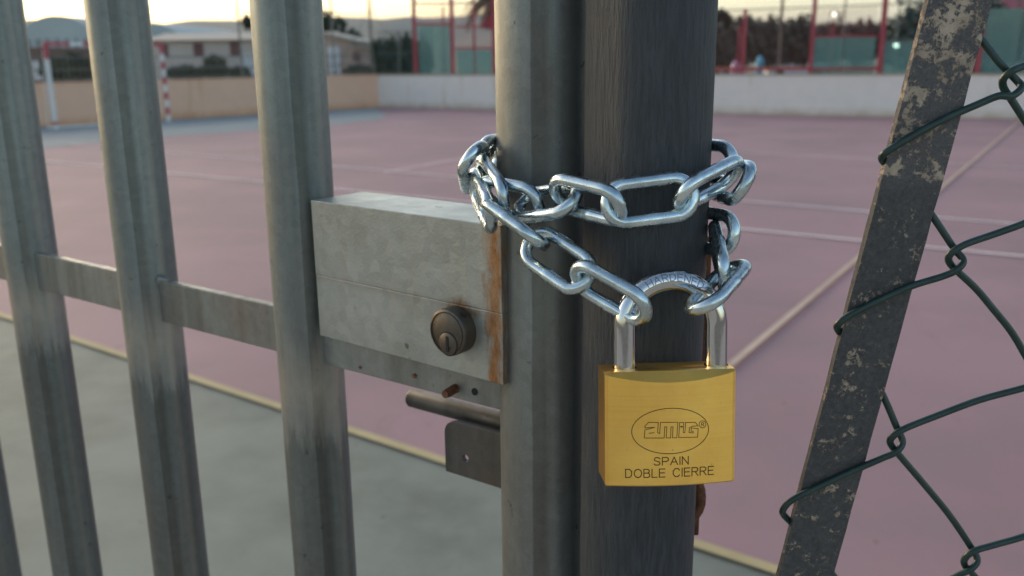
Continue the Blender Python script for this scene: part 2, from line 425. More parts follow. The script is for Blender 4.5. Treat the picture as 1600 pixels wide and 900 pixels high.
disc(pu, pz, .0066, -.0087, -.008, 'plug_ring', m_dark.m, cyl, bev=.0001)
disc(pu, pz, .0060, -.0092, -.008, 'key_plug', m_cyl, cyl, bev=.0004)
MB().tube([face_pt(CYL_U, CYL_Z, -.0086) + fd * (.0108 * math.cos(a)) + Vector((0, 0, .0108 * math.sin(a))) for a in [i * math.pi / 24 for i in range(48)]], .00022, 6, closed=True).build('rim_groove', m_dark.m, cyl)
MB().box(face_pt(pu, pz, -.0092), (.0018, .0006, .0085), (fd, fn, Vector((0, 0, 1)))).build('keyway', m_dark.m, cyl)
# fixings on the rail below the box
def rail_pt(px, py, d=0): return on_plane(px, py, Vector((ra.x, ra.y, 0)) - gn2 * .003, gn2) + gn2 * d
m_rust = Mat('rusty_steel', rough=.8, metal=.2)
rr = m_rust.noise(300, 6, .7); m_rust.color(m_rust.ramp(rr, [(.3, (.045, .02, .012)), (.55, (.16, .06, .025)), (.75, (.25, .12, .05))])); m_rust.bump(rr, .6, .0006)
b0 = rail_pt(712, 606); MB().tube([b0 + gn * .002, b0 - gn * .008 + Vector((.0005, 0, -.0005)), b0 - gn * .0105 + Vector((.0006, 0, -.0006))], [.0026, .0026, .0022], 12).build('bolt_stub', m_rust.m, gate, smooth=True)
b1 = rail_pt(742, 612); MB().tube([b1 + gn * .001, b1 - gn * .0004], .0021, 14).build('screw_hole', m_dark.m, gate)
b2 = rail_pt(648, 587); MB().tube([b2 + gn * .001, b2 - gn * .0008, b2 - gn * .0012], [.0014, .0014, .0008], 12).build('rivet', m_rust.m, gate, smooth=True)
b3 = rail_pt(563, 574); MB().tube([b3 + gn * .001, b3 - gn * .0006], .0010, 12).build('rivet', m_rust.m, gate, smooth=True)
# slide bolt and its bracket, behind the rail plane
q0 = on_plane(642, 621, Vector((ra.x, ra.y, 0)) + gn * .012, gn)
q1 = Vector((q0.x, q0.y, q0.z)) + gd * .135
rod = MB().tube([q0 - gd * .001, q0, q0 + gd * .0012, q1], [.0035, .0052, .0058, .0058], 24).build('slide_bolt', m_rodm, gate, smooth=True)
pc = Vector((ra.x, ra.y, 0)) - gn * .001
kz = [on_plane(694, y, pc, gn) for y in (655, 735)]
k0 = kz[0]; H = k0.z - kz[1].z
bw = .062
hole = on_plane(727, 716, pc, gn); hu = (hole - k0).dot(gd); hv = k0.z - hole.z
def bracket():
    # plate with a round hole: ring of quads from the hole to the outline
    N = 64; out = []; inn = []
    for i in range(N):
        a = 2 * math.pi * i / N; dx, dz = math.cos(a), math.sin(a)
        inn.append((hu + dx * .0023, -hv + dz * .0023))
        ts = []
        if dx > 1e-6: ts.append((bw - hu) / dx)
        if dx < -1e-6: ts.append(-hu / dx)
        if dz > 1e-6: ts.append(hv / dz)
        if dz < -1e-6: ts.append((-H + hv) / dz)
        t = min(ts); x, z = hu + dx * t, -hv + dz * t
        rc = .008                                       # round the upper left corner
        if x < rc and z > -rc:
            v = Vector((x - rc, z + rc)); L = max(abs(v.x), abs(v.y)); v = v.normalized() * rc * 1.0 if v.length > rc else v
            x, z = rc + v.x, -rc + v.y
        out.append((x, z))
    vs = []
    for d in (0, .003):
        for ring in (inn, out):
            vs += [k0 + gd * x + gn * d + Vector((0, 0, z)) for x, z in ring]
    fs = []
    for i in range(N):
        j = (i + 1) % N
        fs += [(i, j, N + j, N + i), (2 * N + i, 3 * N + i, 3 * N + j, 2 * N + j), (i, 2 * N + i, 2 * N + j, j), (N + i, N + j, 3 * N + j, 3 * N + i)]
    return MB().add(vs, fs).build('bolt_bracket', m_rodm, gate)
bracket()
t0 = k0 + gd * .004
MB().box(k0 + gd * .035 + gn * .0115 + Vector((0, 0, -.0016)), (.056, .018, .003), (gd, gn, Vector((0, 0, 1)))).build('bracket_flange', m_rodm, gate, bevel=.0008)

# ------------------------------------------------------------------ dark gate post
m_post = Mat('charcoal_painted_post', rough=.5, metal=0, spec=.5)
mp = m_post
g1 = mp.noise(560, 5, .7, mp.mapping((1, 1, .10)), .15); g2 = mp.noise(14, 5, .6, mp.mapping((1, 1, .5)))
g3 = mp.noise(1100, 3, .6, mp.mapping((1, 1, .14)))
c = mp.mix(mp.ramp(g1, [(.42, 0.), (.60, 1.)]), (.019, .025, .031), (.040, .047, .056))
c = mp.mix(mp.math('MULTIPLY', mp.ramp(g2, [(.42, 0.), (.66, 1.)]), .35), c, (.045, .048, .052))
sp = mp.ramp(mp.noise(60, 4, .6, mp.mapping((1, 1, .7), (4, 4, 4))), [(.70, 0.), (.76, 1.)])
c = mp.mix(mp.math('MULTIPLY', sp, .5), c, (.13, .135, .14))
mp.color(c); mp.rough(mp.ramp(g2, [(.3, .40), (.7, .6)])); mp.bump(mp.math('ADD', mp.math('MULTIPLY', g1, 1.0), mp.math('MULTIPLY', g3, .6)), 1.0, .0016)
PC = foot(1005.5, .42); PR = .0283
post = empty('gate_post', PC, 'round charcoal painted gate post with vertical brush marks behind the brass padlock', 'post')
upright(PC, PR, 'post_tube', m_post.m, post, .0, 2.2, 64)
MB().tube([PC + Vector((0, 0, 2.2)), PC + Vector((0, 0, 2.206)), PC + Vector((0, 0, 2.212))], [PR + .002, PR + .002, PR - .004], 48).build('post_cap', m_post.m, post, smooth=True)
# rusty keeper strip and bolt ring behind the post's right side
ks = Vector((on_y(1098, 500, PC.y + .018).x, PC.y + .018, 0))
MB().box(Vector((ks.x - .003, ks.y + .002, 1.435)), (.012, .004, .16)).build('keeper_strip', m_rust.m, post, bevel=.0006)
kr = on_y(1063, 776, PC.y + .012)
MB().tube([kr + Vector((.0105 * math.cos(a), .002 * math.sin(a * 2), .013 * math.sin(a))) for a in [i * math.pi / 12 for i in range(24)]], .0028, 10, closed=True).build('keeper_ring', m_rust.m, post, smooth=True)

# ------------------------------------------------------------------ chain
m_ch = Mat('zinc_plated_steel', rough=.2, metal=1)
n1 = m_ch.noise(260, 4, .6); n2 = m_ch.noise(70, 4, .6)
m_ch.color(m_ch.mix(m_ch.ramp(n2, [(.4, 0.), (.65, 1.)]), (.64, .73, .755), (.40, .47, .50)))
m_ch.rough(m_ch.ramp(n1, [(.35, .15), (.7, .38)])); m_ch.bump(n1, .12, .0004)
WR_, LA, WA = .00285, .0100, .0079                     # wire radius, straight half length, half width
def link_mesh_data():
    pts = []; rs = []
    seg = 14
    def add(p, r): pts.append(Vector(p)); rs.append(r)
    for i in range(12):                                # upper straight, with the weld
        x = LA - 2 * LA * i / 12
        k = math.exp(-((x - .0004) / .0011) ** 2); k2 = -.6 * math.exp(-((x - .0004) / .00035) ** 2)
        add((x, WA, 0), WR_ * (1 + .15 * k + .22 * k2))
    for i in range(seg): a = math.pi / 2 + math.pi * i / seg; add((-LA + WA * math.cos(a), WA * math.sin(a), 0), WR_)
    for i in range(8): add((-LA + 2 * LA * i / 8, -WA, 0), WR_)
    for i in range(seg): a = -math.pi / 2 + math.pi * i / seg; add((LA + WA * math.cos(a), WA * math.sin(a), 0), WR_)
    mb = MB().tube(pts, rs, 16, closed=True)
    me = bpy.data.meshes.new('link'); me.from_pydata([tuple(v) for v in mb.v], [], mb.f)
    me.materials.append(m_ch.m); me.polygons.foreach_set('use_smooth', [True] * len(me.polygons)); me.update()
    bm = bmesh.new(); bm.from_mesh(me); bmesh.ops.recalc_face_normals(bm, faces=bm.faces); bm.to_mesh(me); bm.free()
    return me
LM = link_mesh_data()
chain = empty('steel_chain', at_z(1000, 400, .39), 'bright zinc plated steel chain wound twice round the gate stile and dark post', 'chain')
LEN = 2 * (LA + WA)
def link(x1, y1, x2, y2, zm, sgn, roll, flip=0):
    # two end points of the centre line in the photo, middle depth, which end is deeper, roll about the long axis
    lo, hi = 0.0, .036
    def ends(dz): return at_z(x1, y1, zm - sgn * dz / 2), at_z(x2, y2, zm + sgn * dz / 2)
    for _ in range(30):
        mid = (lo + hi) / 2; a, b = ends(mid)
        if (b - a).length < LEN: lo = mid
        else: hi = mid
    a, b = ends((lo + hi) / 2)
    return link3(a, b, roll, flip, True)
def link3(a, b, roll, flip=0, cam_rel=False):
    X = (b - a).normalized(); c = (a + b) / 2
    view = (c - CAM).normalized() if cam_rel else Vector((0, 0, 1))
    u = view.cross(X).normalized(); v = X.cross(u)     # u in the picture plane
    if not cam_rel: u, v = v, u
    ang = R_(roll); Y = (u * math.cos(ang) + v * math.sin(ang)).normalized()
    if flip: Y = -Y
    Z = X.cross(Y)
    m = Matrix.Identity(4)
    for i in range(3): m[i][0], m[i][1], m[i][2], m[i][3] = X[i], Y[i], Z[i], c[i]
    o = link_mesh('link', LM, chain); o.matrix_world = m
    o.matrix_parent_inverse = Matrix.Identity(4); o.matrix_basis = Matrix.Translation(-chain.location) @ m
    return a, b
LINKS = [
 # front upper strand, right to left
 ('A1', 1063, 310, 1150, 266, .377, 1, 62),
 ('A2', 945, 322, 1086, 304, .371, 0, -4),
 ('A3', 868, 300, 970, 325, .379, -1, 42),
 ('A4', 813, 322, 898, 310, .398, -1, -48),
 ('A5', 752, 304, 842, 322, .412, -1, 30),
 # left cluster
 ('L2', 750, 266, 787, 318, .418, -1, 58),
 ('L1', 738, 240, 745, 284, .436, 1, -42),
 ('L3', 741, 284, 768, 343, .420, -1, 72),
 ('T1', 750, 246, 800, 238, .452, 1, 20),
 ('T2', 748, 292, 778, 236, .452, 1, 62),
 # front lower strand to the padlock
 ('B1', 766, 321, 846, 380, .402, -1, -88),
 ('B2', 828, 377, 918, 438, .391, -1, -2),
 ('B3', 900, 427, 1009, 489, .373, -1, 52),
 # right lower cluster
 ('C1', 1092, 482, 1149, 417, .372, 1, -64),
 ('C2', 1133, 438, 1117, 366, .392, 1, -84),
 ('C3', 1147, 368, 1060, 352, .405, 1, -6),
 # right upper cluster
 ('D2', 1126, 280, 1164, 288, .395, -1, -16),
 ('D1', 1147, 258, 1075, 248, .410, 1, -20),
]
EP = {}
for nm, x1, y1, x2, y2, zm, s, rl in LINKS: EP[nm] = link(x1, y1, x2, y2, zm, s, rl)
def strand(p, q, sag=.0, n=4, bulge=.0):               # hidden links behind the posts
    for i in range(n):
        t0, t1 = i / n, (i + 1) / n
        def f(t): return p.lerp(q, t) + Vector((0, bulge * math.sin(math.pi * t), -sag * math.sin(math.pi * t)))
        a, b = f(t0), f(t1); d = (b - a).normalized(); m = (a + b) / 2
        link3(m - d * LEN / 2, m + d * LEN / 2, 8 if i % 2 else 84)
e1 = at_z(1070, 240, .437); e2 = at_z(800, 222, .475)
strand(e1, e2, .004, 3, .012)
e3 = at_z(1050, 352, .45); e4 = at_z(800, 238, .48)
strand(e3, e4, .002, 3, .012)

# ------------------------------------------------------------------ padlock
m_brass = Mat('brushed_brass', rough=.3, metal=1)
mb_ = m_brass
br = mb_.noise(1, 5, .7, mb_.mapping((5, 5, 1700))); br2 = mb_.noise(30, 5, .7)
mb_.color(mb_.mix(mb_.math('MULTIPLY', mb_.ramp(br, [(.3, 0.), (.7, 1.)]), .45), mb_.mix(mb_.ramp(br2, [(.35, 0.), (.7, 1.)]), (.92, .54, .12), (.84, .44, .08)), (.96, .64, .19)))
mb_.b.inputs['Anisotropic'].default_value = .85; mb_.b.inputs['Anisotropic Rotation'].default_value = .25
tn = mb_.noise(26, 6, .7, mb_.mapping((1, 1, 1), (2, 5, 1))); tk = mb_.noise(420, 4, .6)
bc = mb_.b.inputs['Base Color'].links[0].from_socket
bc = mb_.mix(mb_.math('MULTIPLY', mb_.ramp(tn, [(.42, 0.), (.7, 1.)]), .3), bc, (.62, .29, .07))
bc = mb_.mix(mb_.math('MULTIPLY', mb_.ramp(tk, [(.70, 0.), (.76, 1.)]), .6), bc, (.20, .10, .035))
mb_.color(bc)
mb_.rough(mb_.ramp(mb_.math('ADD', mb_.math('MULTIPLY', br, .6), mb_.math('MULTIPLY', tn, .4)), [(.3, .24), (.7, .44)])); mb_.bump(br, .22, .0002)
m_eng = Mat('engraved_brass', (.085, .040, .012), .6, .6)
m_chr = Mat('chromed_steel', (.56, .57, .59), .06, 1)
nn = m_chr.noise(500, 3, .6); m_chr.rough(m_chr.ramp(nn, [(.4, .07), (.8, .16)]))
YF = .349                                             # horizontal distance of the front face
pl = on_y(945, 583, YF); prt = on_y(1150, 579, YF + .0033)
YAW = math.atan2(.0033, prt.x - pl.x)
LW, LH, LT = .0550, .0484, .0185
TILT = R_(-7.5)
lx = Vector((math.cos(YAW), math.sin(YAW), 0)); ly0 = Vector((-math.sin(YAW), math.cos(YAW), 0))
ly = ly0 * math.cos(TILT) + Vector((0, 0, 1)) * math.sin(TILT); lz = Vector((0, 0, 1)) * math.cos(TILT) - ly0 * math.sin(TILT)
lo = Vector((pl.x, YF, pl.z)) + lx * LW / 2           # front top centre
lock = empty('padlock', lo, 'brass padlock with a chromed shackle hanging from the chain in front of the dark post', 'padlock')
BUL = .0028
def bulge(u): return BUL * (1 - (2 * u / LW) ** 2)     # front stands proud in the middle
def lp(u, v, d):                                       # u right, v up from the top edge, d into the lock from the flat plane
    return lo + lx * u + ly * d + lz * v
def lock_body():
    mb = MB(); NU = 40; V = []
    us = [-LW / 2 + LW * i / NU for i in range(NU + 1)]
    rows = []
    def ring(kind):
        front = []; back = []
        for u in us:
            b = bulge(u)
            e = 0.0006 if abs(abs(u) - LW / 2) < 1e-6 else 0
            if kind == 'top': front.append(lp(u, 0, .0012)); back.append(lp(u, 0, LT - .0012))
            elif kind == 'chamfer':
                v = -.0008 - .0034 * b / BUL; front.append(lp(u, v, -b + e)); back.append(lp(u, v, LT + b - e))
            elif kind == 'low': front.append(lp(u, -LH + .0006, -b + e)); back.append(lp(u, -LH + .0006, LT + b - e))
            else: front.append(lp(u * .985, -LH, -b + .0006)); back.append(lp(u * .985, -LH, LT + b - .0006))
        return front + back[::-1]
    rings = [ring(k) for k in ('top', 'chamfer', 'low', 'bottom')]
    n = len(rings[0]); vs = [p for r in rings for p in r]; fs = []
    for a in range(3):
        for i in range(n):
            j = (i + 1) % n; fs.append((a * n + i, a * n + j, (a + 1) * n + j, (a + 1) * n + i))
    h = n // 2
    for base in (0, 3 * n):
        for i in range(h - 1): fs.append((base + i, base + i + 1, base + n - 2 - i, base + n - 1 - i))
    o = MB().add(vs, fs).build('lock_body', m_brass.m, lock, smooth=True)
    bm = bmesh.new(); bm.from_mesh(o.data)
    for e in bm.edges: e.smooth = not (len(e.link_faces) == 2 and e.calc_face_angle(0) > .25)
    bm.to_mesh(o.data); bm.free()
    return o
body = lock_body()
def front_pt(u, v, lift=.00005): return lp(u, v, -bulge(u) - lift)
def px_uv(px, py):
    b = BUL
    for _ in range(3):
        p = on_plane(px, py, lo - ly * b, ly) - lo; b = bulge(p.dot(lx))
    return p.dot(lx), p.dot(lz)
def ribbon(mb, pts, wd, closed=False, f=front_pt, sub=.0012):
    P = [Vector((a, b)) for a, b in pts]
    if closed: P.append(P[0])
    for a, b in zip(P, P[1:]):
        L = (b - a).length
        if L < 1e-7: continue
        d = (b - a) / L; n = Vector((-d.y, d.x)) * wd / 2; k = max(1, int(L / sub)); a2 = a - d * wd * .4; b2 = b + d * wd * .4
        vs = []
        for i in range(k + 1):
            c = a2.lerp(b2, i / k); vs += [f(c.x - n.x, c.y - n.y), f(c.x + n.x, c.y + n.y)]
        mb.add(vs, [(2 * i, 2 * i + 2, 2 * i + 3, 2 * i + 1) for i in range(k)])
def eng(name, polys, wd, label=None):
    mb = MB()
    for pts, cl in polys: ribbon(mb, pts, wd, cl)
    o = mesh_obj(name, mb.v, mb.f, m_eng.m, body)
    # face outwards
    return o
def crop(pts): return [px_uv(960 + x / 6.0, 620 + y / 6.0) for x, y in pts]
ec = px_uv(1048, 673.5); erx = (px_uv(1108, 673)[0] - px_uv(988, 673)[0]) / 2; ery = (px_uv(1048, 638)[1] - px_uv(1048, 709)[1]) / 2
eng('oval_border', [([(ec[0] + erx * math.cos(i * math.pi / 40), ec[1] + ery * math.sin(i * math.pi / 40)) for i in range(80)], True)], .00033)
logo = [
 (crop([(285, 275), (320, 240), (412, 240), (405, 335), (424, 345), (432, 240), (595, 238), (585, 385), (545, 384), (549, 282), (531, 282), (527, 385), (485, 385), (491, 282), (471, 282), (466, 386), (280, 386), (286, 310), (330, 300), (376, 286), (330, 288), (287, 292)]), True),
 (crop([(325, 341), (372, 337)]), False),
 (crop([(603, 381), (612, 240), (650, 240), (645, 335), (660, 335), (668, 240), (758, 240), (785, 272), (735, 276), (703, 290), (700, 335), (745, 338)]), False),
 (crop([(722, 292), (785, 298), (780, 378), (603, 381)]), False),
 (crop([(722, 292), (718, 322), (742, 324)]), False),
 (crop([(622, 276), (638, 276), (637, 284), (622, 284)]), True),
]
eng('logo', logo, .00030)
rc_ = [(826 + 31 * math.cos(i * math.pi / 12), 258 + 33 * math.sin(i * math.pi / 12)) for i in range(24)]
eng('registered_mark', [(crop(rc_), True), (crop([(815, 275), (817, 243), (833, 243), (838, 252), (832, 260), (817, 260)]), False), (crop([(827, 260), (839, 275)]), False)], .00026)
# single stroke engraving alphabet, unit cell: width 0..1, height 0..1
GL = {
 'S': (.85, [[(.95, .82), (.75, .98), (.25, .98), (.03, .80), (.10, .60), (.85, .42), (.97, .20), (.75, .02), (.22, .02), (.0, .18)]]),
 'P': (.85, [[(0, 0), (0, 1), (.7, 1), (.97, .86), (.97, .60), (.7, .46), (0, .46)]]),
 'A': (1., [[(0, 0), (.5, 1), (1, 0)], [(.2, .36), (.8, .36)]]),
 'I': (.05, [[(.5, 0), (.5, 1)]]), 'N': (.85, [[(0, 0), (0, 1), (1, 0), (1, 1)]]),
 'D': (.85, [[(0, 0), (0, 1), (.6, 1), (.95, .75), (.95, .25), (.6, 0), (0, 0)]]),
 'O': (1., [[(.5 + .5 * math.cos(i * math.pi / 10), .5 + .5 * math.sin(i * math.pi / 10)) for i in range(21)]]),
 'B': (.8, [[(0, 0), (0, 1), (.65, 1), (.9, .88), (.9, .66), (.65, .53), (0, .53)], [(.65, .53), (.98, .40), (.98, .12), (.7, 0), (0, 0)]]),
 'L': (.7, [[(0, 1), (0, 0), (1, 0)]]), 'E': (.75, [[(1, 1), (0, 1), (0, 0), (1, 0)], [(0, .52), (.9, .52)]]),
 'C': (.9, [[(.95, .80), (.72, .99), (.3, .99), (.0, .70), (.0, .30), (.3, .01), (.72, .01), (.95, .20)]]),
 'R': (.85, [[(0, 0), (0, 1), (.7, 1), (.95, .86), (.95, .64), (.7, .50), (0, .50)], [(.5, .50), (1, 0)]]),
 'H': (.85, [[(0, 0), (0, 1)], [(1, 0), (1, 1)], [(0, .5), (1, .5)]]), ' ': (.55, []),
}
def text_polys(txt, x0, x1, y0, h, gap=.30):
    wsum = sum(GL[c][0] for c in txt) + gap * (len(txt) - 1); k = (x1 - x0) / wsum; x = x0; out = []
    for ch in txt:
        wd, st = GL[ch]
        for s_ in st: out.append(([(x + a * wd * k, y0 + b * h) for a, b in s_], False))
        x += (wd + gap) * k
    return out
a0 = crop([(372, 642)])[0]; a1 = crop([(692, 642)])[0]; at_ = crop([(372, 570)])[0]
sp_ = eng('engraved_text', text_polys('SPAIN', a0[0], a1[0], a0[1], at_[1] - a0[1]), .00042)
a0 = crop([(105, 756)])[0]; a1 = crop([(928, 740)])[0]; at_ = crop([(105, 680)])[0]
eng('engraved_text', text_polys('DOBLE CIERRE', a0[0], a1[0], a0[1], at_[1] - a0[1]), .00042)
# shackle
SR, SWR = .0197, .00462
sc_u = .0004 + (on_plane(1046, 572, lo + ly * LT / 2, ly) - lo).dot(lx); legs = .0172
def sh_pt(u, v): return lp(sc_u + u, v, LT / 2)
path = [sh_pt(-SR, -.003), sh_pt(-SR, .004), sh_pt(-SR, .010)] + [sh_pt(-SR * math.cos(a), legs + SR * math.sin(a)) for a in [i * math.pi / 36 for i in range(37)]] + [sh_pt(SR, .010), sh_pt(SR, .004), sh_pt(SR, -.003)]
shk = MB().tube(path, SWR, 32).build('shackle', m_chr.m, lock, smooth=True)
for s in (-1, 1):                                      # dark rim where each leg enters the body
    c = sh_pt(s * SR, .00008)
    MB().tube([c, c + Vector((0, 0, .0002))], SWR + .0005, 28).build('shackle_hole', m_dark.m, body)
def tor(s_, t_):                                       # s_ along the arc from the crown, t_ outward across the front
    phi = s_ / SR; th = t_ / SWR
    rad = SR + SWR * 1.008 * math.sin(th); dep = -SWR * 1.008 * math.cos(th)
    return lo + lx * (sc_u + rad * math.sin(phi)) + lz * (legs + rad * math.cos(phi)) + ly * (LT / 2 + dep)
mbt = MB()
for pts, cl in text_polys('HARDENED', -.0105, .0125, .0002, .0030, .35): ribbon(mbt, pts, .00034, cl, tor, .0006)
m_st = Mat('stamped_steel', (.20, .18, .18), .5, .7)
mesh_obj('stamped_text', mbt.v, mbt.f, m_st.m, shk)

# ------------------------------------------------------------------ chain-link fence at the right
m_pvc = Mat('green_plastic_coated_wire', rough=.42, metal=0)
n = m_pvc.noise(150, 4, .6); m_pvc.color(m_pvc.ramp(n, [(.35, (.006, .024, .020)), (.7, (.014, .040, .033))])); m_pvc.bump(n, .2, .0006)
m_fb = Mat('flaking_flat_bar', rough=.75, metal=.0)
mf = m_fb
v = mf.co
big = mf.noise(105, 8, .70, v, .4); fine = mf.noise(420, 6, .72, v, .5); tiny = mf.noise(800, 3, .6)
zc = mf.xyz()[2]
fy = .3874
ztp = on_y(1500, 0, fy).z; zmd = on_y(1390, 262, fy).z
k = mf.ramp(mf.math('DIVIDE', mf.math('SUBTRACT', zc, zmd - .012), ztp - zmd), [(0., .0), (.12, 1.)])
thr = mf.math('ADD', mf.math('MULTIPLY', big, .62), mf.math('MULTIPLY', fine, .38))
thr = mf.math('ADD', thr, mf.math('MULTIPLY', k, .066))
mask = mf.ramp(thr, [(.562, 0.), (.600, 1.)])
dk = mf.mix(mf.ramp(fine, [(.35, 0.), (.7, 1.)]), (.034, .033, .034), (.090, .084, .080))
dk2 = mf.mix(mf.math('MULTIPLY', k, mf.ramp(tiny, [(.3, 0.), (.7, 1.)])), dk, (.11, .10, .10))
lc = mf.mix(mf.ramp(mf.noise(75, 4, .6), [(.35, 0.), (.65, 1.)]), (.44, .345, .26), (.24, .18, .13))
mf.color(mf.mix(mask, dk2, lc)); mf.bump(mf.math('ADD', mf.math('MULTIPLY', mask, 1.2), mf.math('ADD', fine, mf.math('MULTIPLY', tiny, .5))), .6, .0009)
fence = empty('chain_link_fence', Vector((on_y(1250, 900, fy).x, fy, 0)), 'chain link fence of dark green coated wire laced over a flaking leaning flat bar', 'fence')
tl, tr_ = on_y(1456, 0, fy), on_y(1546, 0, fy); bl_, br_ = on_y(1207, 900, fy), on_y(1312, 900, fy)
du = (tl - bl_).normalized(); wbar = .0262
ct = (tl + tr_) / 2; cb = (bl_ + br_) / 2; dd = (ct - cb).normalized()
def flatbar():
    xa = Vector((0, 1, 0)).cross(dd).normalized(); NL = 160; vs = []; fs = []
    p0 = cb - dd * 1.15; L = (ct - cb).length + 1.15 + .5
    for i in range(NL + 1):
        t = i / NL; c = p0 + dd * (L * t)
        fine_ = 0 if not (1.0 < L * t < L - .3) else 1
        for sx, sy in ((-1, 0), (1, 0), (1, 1), (-1, 1)):
            j = random.uniform(-.00022, .00022)
            vs.append(c + xa * (sx * wbar / 2 + j) + Vector((0, .0042 * sy, 0)))
    for i in range(NL):
        for k_ in range(4): fs.append((4 * i + k_, 4 * i + (k_ + 1) % 4, 4 * i + 4 + (k_ + 1) % 4, 4 * i + 4 + k_))
    fs += [(0, 1, 2, 3), (4 * NL, 4 * NL + 3, 4 * NL + 2, 4 * NL + 1)]
    return MB().add(vs, fs).build('flat_bar', m_fb.m, fence, bevel=0)
fbar = flatbar()
def wire(pts, k=6):
    P = [on_y(x, y, fy - .0019 + d / 1000.) for x, y, d in pts]
    return MB().tube(crom(P, k), .0016, 12).build('wire', m_pvc.m, fence, smooth=True)
wire([(1720, -190, 3), (1600, -130, 1), (1530, -90, 0), (1460, -60, 0), (1438, -48, 1), (1434, -38, 4), (1445, -28, 8.5), (1490, 15, 8.5), (1530, 58, 6),
      (1560, 96, 3), (1588, 125, 2.5), (1596, 137, 0), (1581, 150, -2), (1560, 150, -1), (1530, 162, 0), (1480, 184, 0), (1430, 210, -.2), (1390, 234, 0), (1379, 243, 2), (1380, 252, 5), (1400, 270, 8.5), (1430, 300, 8),
      (1454, 333, 5), (1490, 387, 2.5), (1505, 407, 0), (1494, 422, -2), (1472, 432, -1), (1424, 447, 0), (1376, 468, 0), (1332, 490, -.2), (1311, 505, .5), (1309, 515, 4), (1325, 535, 8.5), (1350, 570, 8.5),
      (1375, 608, 6), (1400, 665, 2.5), (1410, 690, 0), (1400, 706, -2), (1378, 716, -1), (1330, 737, 0), (1280, 760, 0), (1238, 781, -.2), (1224, 796, 1), (1226, 806, 5), (1250, 830, 8.5), (1275, 860, 8), (1296, 890, 6), (1330, 940, 3), (1370, 1010, 2)])
wire([(1660, -130, 2), (1700, 60, 2), (1650, 84, 0), (1600, 103, -1), (1581, 111, -2), (1568, 123, 0), (1568, 137, 2), (1580, 155, 2.5), (1600, 186, 2), (1636, 240, 1.5), (1650, 268, 0), (1643, 300, -1.5), (1625, 335, -1),
      (1600, 349, 0), (1550, 367, 0), (1510, 381, -2), (1488, 394, -2), (1482, 405, 0), (1490, 418, 2), (1524, 450, 2.5), (1552, 483, 2), (1580, 518, 1.5), (1602, 555, 1), (1618, 585, 0), (1612, 600, -1.5),
      (1600, 606, -1), (1530, 625, 0), (1460, 651, 0), (1415, 669, -2), (1396, 681, -2), (1391, 692, 0), (1405, 711, 2), (1440, 752, 2.5), (1482, 803, 2), (1514, 850, 2.5), (1527, 874, 0), (1517, 889, -2), (1495, 900, -1), (1440, 930, 0), (1380, 960, 0)])
wire([(1760, 780, 0), (1680, 808, 0), (1600, 838, 0), (1555, 851, -1), (1522, 861, -2), (1508, 872, -1), (1508, 884, 1), (1525, 903, 2.5), (1580, 975, 2)])
#BACKGROUND
# ------------------------------------------------------------------ background: court furniture
def vtx(p, z): return Vector((p.x, p.y, z))
m_gwhite = pt('white_goal_paint', (.72, .72, .70), .5, 5, .3)
m_gred = pt('red_goal_paint', (.50, .10, .12), .5, 5, .4)
gA = on_g(88, 203); gB = on_g(264, 190.8)
goal = empty('handball_goal', gA, 'red and white striped handball goal standing before the ochre wall', 'goal')
GH = on_y(70, 71, gA.y).z
def banded(name, p, q, cols, parent):
    n = len(cols)
    for i, mt in enumerate(cols):
        a = p.lerp(q, i / n); b = p.lerp(q, (i + 1) / n)
        MB().beam(a, b, .08, .08, up=Vector((0, 1, 0)) if abs((q - p).normalized().z) > .9 else Vector((0, 0, 1))).build(name, mt, parent)
W_, Rr_ = m_gwhite, m_gred
banded('goal_post', vtx(gA, 0), vtx(gA, .12), [W_], goal); banded('goal_post', vtx(gA, .12), vtx(gA, .2), [Rr_], goal)
banded('goal_post', vtx(gA, .2), vtx(gA, GH - .32), [W_], goal); banded('goal_post', vtx(gA, GH - .32), vtx(gA, GH), [Rr_], goal)
banded('goal_post', vtx(gB, 0), vtx(gB, GH), [W_, Rr_] * 5, goal)
hd = (vtx(gB, 0) - vtx(gA, 0)).normalized() * .04
banded('crossbar', vtx(gA, GH + .04) - hd, vtx(gB, GH + .04) + hd, [Rr_, Rr_, W_, Rr_, W_, Rr_, W_, Rr_, W_, Rr_], goal)
bk = nl * .55
for g_ in (gA, gB):
    MB().tube([vtx(g_, GH + .02), vtx(g_, GH - .1) + bk * .3, vtx(g_, .03) + bk * 1.0], .013, 8).build('back_stay', m_gwhite, goal, smooth=True)
MB().beam(vtx(gA, .03) + bk * 1.0, vtx(gB, .03) + bk * 1.0, .04, .04).build('ground_bar', m_gwhite, goal)

